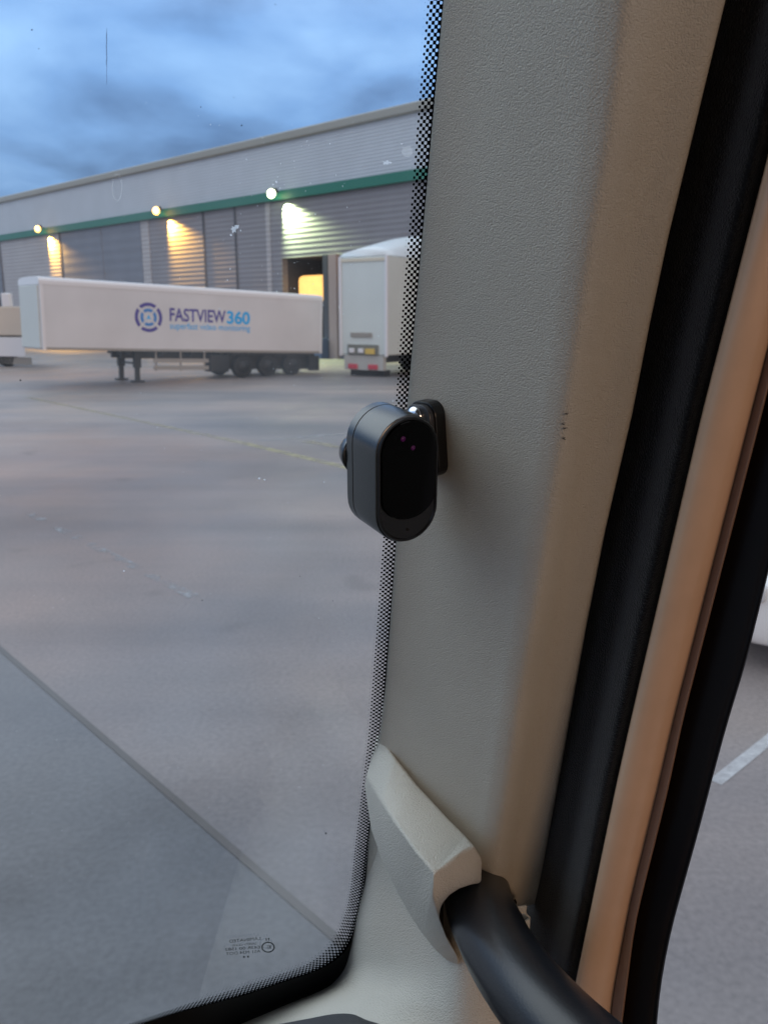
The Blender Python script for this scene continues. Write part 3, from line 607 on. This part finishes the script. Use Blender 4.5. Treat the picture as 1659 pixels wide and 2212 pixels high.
TBp = [((380, 130), .470), ((500, 300), .450), ((640, 480), .435), ((860, 720), .414), ((985, 845), .402)]
RGp = [((300, 430), .465), ((400, 600), .430), ((490, 740), .410), ((640, 950), .386), ((765, 1095), .370)]
LBp = [((290, 500), .470), ((335, 800), .462), ((410, 1010), .456), ((510, 1220), .450), ((610, 1400), .444), ((690, 1520), .440), ((770, 1620), .436), ((850, 1695), .432), ((945, 1742), .428)]
Vp = [((757, 1260), .376), ((800, 1400), .388), ((850, 1530), .400), ((935, 1690), .415)]
tip = RGp + Vp
bm = bmesh.new(); vd = {}
def vv(k, back=0):
    if k not in vd: (x, y), d = k; vd[k] = bm.verts.new(z4p(x, y, d))
    return vd[k]
for i in range(4): bm.faces.new((vv(TBp[i]), vv(TBp[i + 1]), vv(RGp[i + 1]), vv(RGp[i])))
for i in range(8): bm.faces.new((vv(tip[i]), vv(tip[i + 1]), vv(LBp[i + 1]), vv(LBp[i])))
EO = [Vp[0], RGp[4], ((865, 1040), .376), ((950, 960), .384), ((1045, 915), .392), ((1096, 1000), .402), ]
EI = [Vp[1], ((815, 1320), .386), ((870, 1250), .386), ((940, 1205), .388), ((1020, 1178), .392), ((1092, 1166), .402)]
bm.faces.new((vv(Vp[0]), vv(Vp[1]), vv(EI[1]), vv(RGp[4])))
for i in range(1, 5): bm.faces.new((vv(EO[i]), vv(EI[i]), vv(EI[i + 1]), vv(EO[i + 1])))
bm.faces.new((vv(TBp[4]), vv(RGp[4]), vv(EO[2]), vv(EO[3]))); bm.faces.new((vv(TBp[4]), vv(EO[3]), vv(EO[4])))
bmesh.ops.recalc_face_normals(bm, faces=bm.faces)
# skirts: borders run back to the surfaces behind
bd = [e for e in bm.edges if e.is_boundary]; ext = bmesh.ops.extrude_edge_only(bm, edges=bd)
for v in ext['geom']:
    if isinstance(v, bmesh.types.BMVert): d = (v.co - CAM); v.co = CAM + d * 1.07
cov = obj('handle_cover', bm, M_trim2, cab); bevel(cov, .0075, 5, 18)
# near-black slab in the hole behind the handle, its shade in the colour
bm = bmesh.new(); hp = [(760, 1300), (830, 1255), (900, 1190), (1000, 1140), (1092, 1100), (1200, 1140), (1290, 1200), (1340, 1300), (1300, 1420), (1000, 1620), (830, 1560), (780, 1400)]
v_ = [bm.verts.new(z4p(x, y, .44)) for x, y in hp]; bm.faces.new(v_); e_ = bmesh.ops.extrude_face_region(bm, geom=bm.faces[:])
for v in e_['geom']:
    if isinstance(v, bmesh.types.BMVert): v.co = CAM + (v.co - CAM) * 1.06
obj('handle_recess', bm, M_hole, cab)
# little bracket below the pillar trim
bm = bmesh.new()
for pts, d0, d1 in ((((1290, 1330), (1412, 1318), (1400, 1372), (1440, 1408), (1380, 1450), (1290, 1420)), .405, .43), (((1345, 1445), (1432, 1405), (1424, 1540), (1390, 1520)), .400, .43)):
    a = [bm.verts.new(z4p(x, y, d0)) for x, y in pts]; b = [bm.verts.new(z4p(x, y, d1)) for x, y in pts]; bm.faces.new(a); bm.faces.new(b[::-1])
    for i in range(len(a)): bm.faces.new((a[i], a[(i + 1) % len(a)], b[(i + 1) % len(a)], b[i]))
bevel(obj('trim_clip', bm, M_trim, cab), .001, 2)
# ---- grab handle: swept tube
hc = [(1050, 1120, .455), (1066, 1240, .432), (1095, 1370, .408), (1155, 1500, .388), (1225, 1640, .372), (1320, 1790, .356), (1440, 1950, .340), (1590, 2120, .325), (1760, 2290, .312), (1960, 2470, .30), (2200, 2660, .29)]
cen = catmull([z4p(x, y, d) for x, y, d in hc], 8); rows = []; nprev = None
for i, c in enumerate(cen):
    t = (cen[min(i + 1, len(cen) - 1)] - cen[max(i - 1, 0)]).normalized()
    nv = (UP - t * UP.dot(t)).normalized() if nprev is None else (nprev - t * nprev.dot(t)).normalized(); nprev = nv; bn = t.cross(nv)
    r_ = .0180 - .0012 * min(1, i / 30)
    rows.append([c + (nv * math.cos(a * math.pi / 20) + bn * math.sin(a * math.pi / 20)) * r_ for a in range(40)])
bm = bmesh.new(); V = grid(bm, rows, close=True); bm.faces.new(V[0]); bm.faces.new(V[-1][::-1]); obj('grab_handle', bm, M_handle, cab)

# ---- door: seal, tube frame, lip, black frame, glass
TT = [(-260, 1812), (334, 1659), (890, 1517), (1558, 1362), (1706, 1329), (2119, 1244), (2330, 1200)]
TR_ = [(-260, 1915), (890, 1626), (1558, 1457.6), (1706, 1424), (1951, 1364), (2156, 1327), (2330, 1316)]
TP = [(-260, 1930), (890, 1646), (1558, 1474), (1706, 1443), (1996, 1371), (2330, 1328)]
TG = [(-260, 2040), (900, 1742), (1238, 1659), (1433, 1611), (1558, 1572), (1706, 1532), (1767, 1517), (2007, 1450), (2119, 1428), (2212, 1418), (2330, 1412)]
def strip(name, f, m, parent, n=60, y0=-260, y1=2330, dens=5):
    bm = bmesh.new(); grid(bm, [catmull([P(x, y, d) for x, d in f(y)], dens) for y in [y0 + (y1 - y0) * i / n for i in range(n + 1)]]); return obj(name, bm, m, parent)
def f_seal(y):
    a = interp(TXR, y) - 60; b = sinterp(TT, y) + 8; o = []
    for k, of in ((0, .028), (.25, .016), (.45, .013), (.60, .012), (.72, .006), (.85, .005), (1, .018)): x = a + (b - a) * k; o.append((x, dsd(x, y, of)))
    return o
strip('door_seal', f_seal, M_felt, cab)
door = obj('side_door', bmesh.new(), None, cab)
def f_tube(y):
    a, b = sinterp(TT, y), sinterp(TR_, y); o = []; m_ = (a + b) / 2; h_ = (b - a) / 2; s_ = dsd(m_, y, .010); rad = h_ / FPX * s_
    for k in range(0, 13):
        th = math.pi * k / 12; o.append((m_ - h_ * math.cos(th), s_ - rad * .85 * math.sin(th) + (.006 if k in (0, 12) else 0)))
    o = [(a + 2, s_ + .02)] + o + [(b - 2, s_ + .02)]
    return o
def M_sub(name, f, m): return strip(name, f, m, door)
M_sub('window_frame', f_tube, M_tube)
def f_lip(y):
    a, b = sinterp(TR_, y) - 4, sinterp(TP, y); return [(a, dsd(a, y, .0150)), ((a + b) / 2, dsd((a + b) / 2, y, .0145)), (b, dsd(b, y, .0145)), (b + 1, dsd(b, y, .03))]
M_sub('frame_lip', f_lip, M_lip)
def f_bk(y):
    a, b = sinterp(TP, y) - 3, sinterp(TG, y); return [(a, dsd(a, y, .020)), (a + .3 * (b - a), dsd(a + .3 * (b - a), y, .019)), (a + .75 * (b - a), dsd(a + .75 * (b - a), y, .019)), (b - 8, dsd(b, y, .0195)), (b, dsd(b, y, .020)), (b + .5, dsd(b, y, .028))]
M_sub('window_seal', f_bk, M_rub)
def s_pt(u, z, off): # u along the side plane rearwards from the pillar, world z
    base = s1_ + SN * off; dn = (s2_ - s1_); dn = dn / dn.z * (z - s1_.z); return base + dn - fwd * u
bm = bmesh.new(); bm.faces.new([bm.verts.new(s_pt(u, z, .024)) for u, z in ((-.05, 2.05), (1.1, 2.05), (1.1, 3.4), (-.05, 3.4))]); obj('window_glass', bm, M_glass2, door, smooth=False)
def slab(name, pts, nrm_, th, m, parent):
    bm = bmesh.new(); a = [bm.verts.new(p) for p in pts]; b = [bm.verts.new(p + nrm_ * th) for p in pts]; bm.faces.new(a); bm.faces.new(b[::-1])
    for i in range(len(a)): bm.faces.new((a[i], a[(i + 1) % len(a)], b[(i + 1) % len(a)], b[i]))
    return obj(name, bm, m, parent, smooth=False)
slab('door_panel', [s_pt(u, z, .02) for u, z in ((-.05, 1.2), (1.2, 1.2), (1.2, 2.06), (-.05, 2.06))], SN, .05, M_head, door)
# ---- rest of the cab: roof, back, other side, floor
def cp(u, v, z): return Vector((u * rgt.x + v * fwd.x, u * rgt.y + v * fwd.y, z))
uR = (s_pt(.5, 2.6, 0)).dot(rgt); vF = a_.dot(fwd)
slab('headlining', [cp(u, v, 3.42) for u, v in ((-2.0, vF + .0), (uR + .03, vF + .0), (uR + .03, -1.25), (-2.0, -1.25))], Vector((0, 0, 1)), .05, M_head, cab)
bm = bmesh.new()
for u0, u1, z0, z1 in ((-2.0, uR + .9, 1.2, 2.15), (-2.0, uR - 1.0, 2.15, 3.1), (-2.0, uR + .9, 3.1, 3.42)):
    q_ = [bm.verts.new(cp(u, v, z)) for v in (-1.25, -1.29) for u, z in ((u0, z0), (u1, z0), (u1, z1), (u0, z1))]
    for f_ in ((0, 1, 2, 3), (7, 6, 5, 4), (0, 4, 5, 1), (1, 5, 6, 2), (2, 6, 7, 3), (3, 7, 4, 0)): bm.faces.new([q_[i] for i in f_])
rw = obj('rear_wall', bm, M_head, cab, smooth=False)
bm = bmesh.new(); bm.faces.new([bm.verts.new(cp(u, -1.27, z)) for u, z in ((uR - 1.0, 2.15), (uR + .6, 2.15), (uR + .6, 3.1), (uR - 1.0, 3.1))]); obj('added_rear_window', bm, M_glass2, rw, smooth=False)  # unseen window added so the low sun reaches the pillar
slab('floor', [cp(u, v, 1.2) for u, v in ((-2.0, vF + .1), (uR + .1, vF + .1), (uR + .1, -1.25), (-2.0, -1.25))], Vector((0, 0, -1)), .05, M_dash, cab)
slab('driver_side_wall', [cp(-2.0, v, z) for v, z in ((-1.25, 1.2), (vF + .1, 1.2), (vF + .1, 2.1), (-.75, 2.1), (-.75, 3.42), (-1.25, 3.42))], -rgt, .05, M_head, cab)
slab('front_panel', [plane_pt(u, v) for u, v in ((-2.1, -1.6), (.12, -1.6), (.12, -.602), (-2.1, -.602))], -GN, .03, M_head, cab)
slab('side_panel', [s_pt(u, z, .02) for u, z in ((1.11, 1.2), (1.35, 1.2), (1.35, 3.42), (1.11, 3.42))], SN, .04, M_head, cab)
# dashboard
bm = bmesh.new(); dz = P(720, 2192, .44).z
prof = [(vF + .12, dz - .10), (vF + .02, dz - .012), (vF - .03, dz + .0), (vF - .10, dz - .004), (vF - .2, dz - .03), (vF - .24, dz - .08), (vF - .25, dz - .45), (vF - .1, dz - .6)]
pl = [(600, 2214), (665, 2202), (720, 2192), (760, 2192), (790, 2204), (840, 2226), (900, 2300)]
rows = [[P(x, y, .44) for x, y in pl], [P(x, y + 40, .415) for x, y in pl], [P(x, y + 200, .39) for x, y in pl], [P(x, y + 600, .42) for x, y in pl]]
grid(bm, [catmull(r, 5) for r in rows]); pod = obj('dashboard', bm, M_dash, cab); pod.modifiers.new('t', 'SOLIDIFY').thickness = .01
bm = bmesh.new(); grid(bm, [[cp(u, v, z - .06) for v, z in prof] for u in (-1.95, -1.0, -.35)]); obj('dashboard_top', bm, M_dash, pod)

# ================================================================== SECURITY CAMERA on the pillar
def z3(x, y): return ((x / 3.318 + 940) / 1.3478, (y / 3.318 + 1100) / 1.3478)
FC = P(*z3(815, 990), .330)
ax = (RT * -.0135 + UP * .0088 + FW * .0225).normalized(); D = .0270      # front -> back
upd = (UP - FW * (ax.dot(UP) / ax.dot(FW))).normalized(); rtd = ax.cross(upd).normalized() * -1
if rtd.dot(RT) < 0: rtd = -rtd
sc_ = .330 / FPX / 1.3478 / 3.318
HW = 330 * sc_ * 1.06; HH = 610 * sc_ * 1.06
dev = empty('security_camera', FC + ax * D * .5, 'small graphite capsule shaped camera with a glossy black face fixed to the beige pillar', 'camera')
def caps(k, t, n=18):
    """capsule outline scaled by k (inset in metres) at depth t along the axis"""
    hw = HW - k; st = HH - HW; c = FC + ax * t; o = []
    for i in range(n + 1): a = math.pi * i / n; o.append(c + rtd * hw * math.cos(a) + upd * (st + hw * math.sin(a)))
    for i in range(n + 1): a = math.pi + math.pi * i / n; o.append(c + rtd * hw * math.cos(a) + upd * (-st + hw * math.sin(a)))
    return o
def capmesh(name, rings, m, cap0=True, cap1=True, parent=dev, sm=True):
    bm = bmesh.new(); V = grid(bm, [caps(k, t) for k, t in rings], close=True)
    if cap0: bm.faces.new(V[0])
    if cap1: bm.faces.new(V[-1][::-1])
    o = obj(name, bm, m, parent, smooth=sm)
    if sm: e2 = o.modifiers.new('e', 'EDGE_SPLIT'); e2.split_angle = R_(40)
    return o
capmesh('body', [(.0008, -.0002), (.0002, .0002), (0, .001), (0, D * .72), (.0004, D * .735)], M_dev)
capmesh('rear_cap', [(.0006, D * .735), (.0000, D * .75), (0, D * .93), (.0012, D * .975), (.0035, D)], M_dev)
capmesh('face_plate', [(.0012, -.0001), (.0012, -.0005)], M_devr, cap0=False)
capmesh('face_rim', [(.0006, -.0006), (.0009, -.0012), (.0016, -.0012), (.0022, -.0004)], M_devr)
# lens window with chin below
bm = bmesh.new(); c0 = FC - ax * .0010
def lens_ring(k, t):
    hw = HW - .0020 - k; top = HH - HW; bot = -HH + HW + .0062; o = []
    for i in range(19): a = math.pi * i / 18; o.append(FC + ax * t + rtd * hw * math.cos(a) + upd * (top + hw * math.sin(a)))
    for i in range(19): a = math.pi + math.pi * i / 18; o.append(FC + ax * t + rtd * hw * math.cos(a) + upd * (bot + hw * .80 * math.sin(a)))
    return o
V = grid(bm, [lens_ring(0, -.0004), lens_ring(0, -.0014), lens_ring(.0004, -.0017)], close=True); bm.faces.new(V[-1]); le = obj('lens_window', bm, M_devb, dev, smooth=False)
bm = bmesh.new(); cyl(bm, FC - ax * .0006 - upd * (HH - .0058) + rtd * .000, ax, .0006, .0012, 12); obj('microphone_hole', bm, M_hole, dev)
bm = bmesh.new()
for x, y, r_ in ((776, 590, .0011), (872, 676, .0010)):
    q = P(*z3(x, y), .3285); rr_ = q - CAM; t = (FC - ax * .00172 - CAM).dot(ax) / rr_.dot(ax); q = CAM + rr_ * t; cyl(bm, q - ax * .00002, ax, r_, .00004, 14)
obj('infrared_glow', bm, M_ir, dev)
# mounting knob on the back, arm to the bracket, bracket plate and screw
bm = bmesh.new(); kc = FC + ax * (D + .003) + upd * .0052 - rtd * .0070; cyl(bm, kc, ax, .0095, .0075, 32, .0075); bevel(obj('mounting_knob', bm, M_dev, dev), .0012)
bm = bmesh.new(); cyl(bm, kc - rtd * .0068 + upd * -.0012, rtd, .0011, .002, 12); obj('knob_socket', bm, M_hole, dev)
def pil_n(x, y):
    a, b, c = on_pillar(x, y), on_pillar(x + 25, y), on_pillar(x, y + 25); n_ = (b - a).cross(c - a).normalized(); return n_ if n_.dot(CAM - a) > 0 else -n_
x0, y0 = z3(1050, 420); c0 = on_pillar(x0, y0) ; pn = pil_n(x0, y0)
pu = (Vector((0, 0, 1)) - pn * pn.z).normalized(); pr = pu.cross(pn); pr = pr if pr.dot(RT) > 0 else -pr
def plate(name, hw, hh, z0, z1, rad, m, cc, parent=dev):
    bm = bmesh.new(); ring = []
    for sx_, sy_, a0 in ((1, 1, 0), (-1, 1, 90), (-1, -1, 180), (1, -1, 270)):
        for k in range(7): a = R_(a0 + 15 * k); ring.append((sx_ * (hw - rad) + rad * math.cos(a), sy_ * (hh - rad) + rad * math.sin(a)))
    V = grid(bm, [[cc + pr * x + pu * y + pn * z for x, y in ring] for z in (z0, z1)], close=True); bm.faces.new(V[0]); bm.faces.new(V[1][::-1]); o = obj(name, bm, m, parent, smooth=False); bevel(o, .0004, 2); return o
pc_ = c0
plate('bracket_plate', .0085, .0170, -.004, .0052, .006, M_devr, pc_ - pu * .0072)
plate('bracket_plate', .0078, .0160, .0052, .0078, .0055, M_dev2, pc_ - pu * .0072)
bm = bmesh.new(); bmesh.ops.create_uvsphere(bm, u_segments=24, v_segments=14, radius=.0048); bmesh.ops.scale(bm, vec=(1, 1, .55), verts=bm.verts); bmesh.ops.transform(bm, matrix=Matrix.Translation(pc_ + pn * .0085 + pu * .0035 - pr * .001) @ pn.to_track_quat('Z', 'Y').to_matrix().to_4x4(), verts=bm.verts); obj('screw_head', bm, M_chrome, dev)
bm = bmesh.new(); cyl(bm, pc_ + pn * .0082 - pu * .005 + pr * .002, pn, .0050, .003, 24); obj('washer', bm, M_hole, dev)
bm = bmesh.new(); a = pc_ - pu * .018 + pn * .006; b = kc + ax * .002; cyl(bm, (a + b) / 2, b - a, .0035, (b - a).length, 16); obj('bracket_arm', bm, M_dev2, dev)
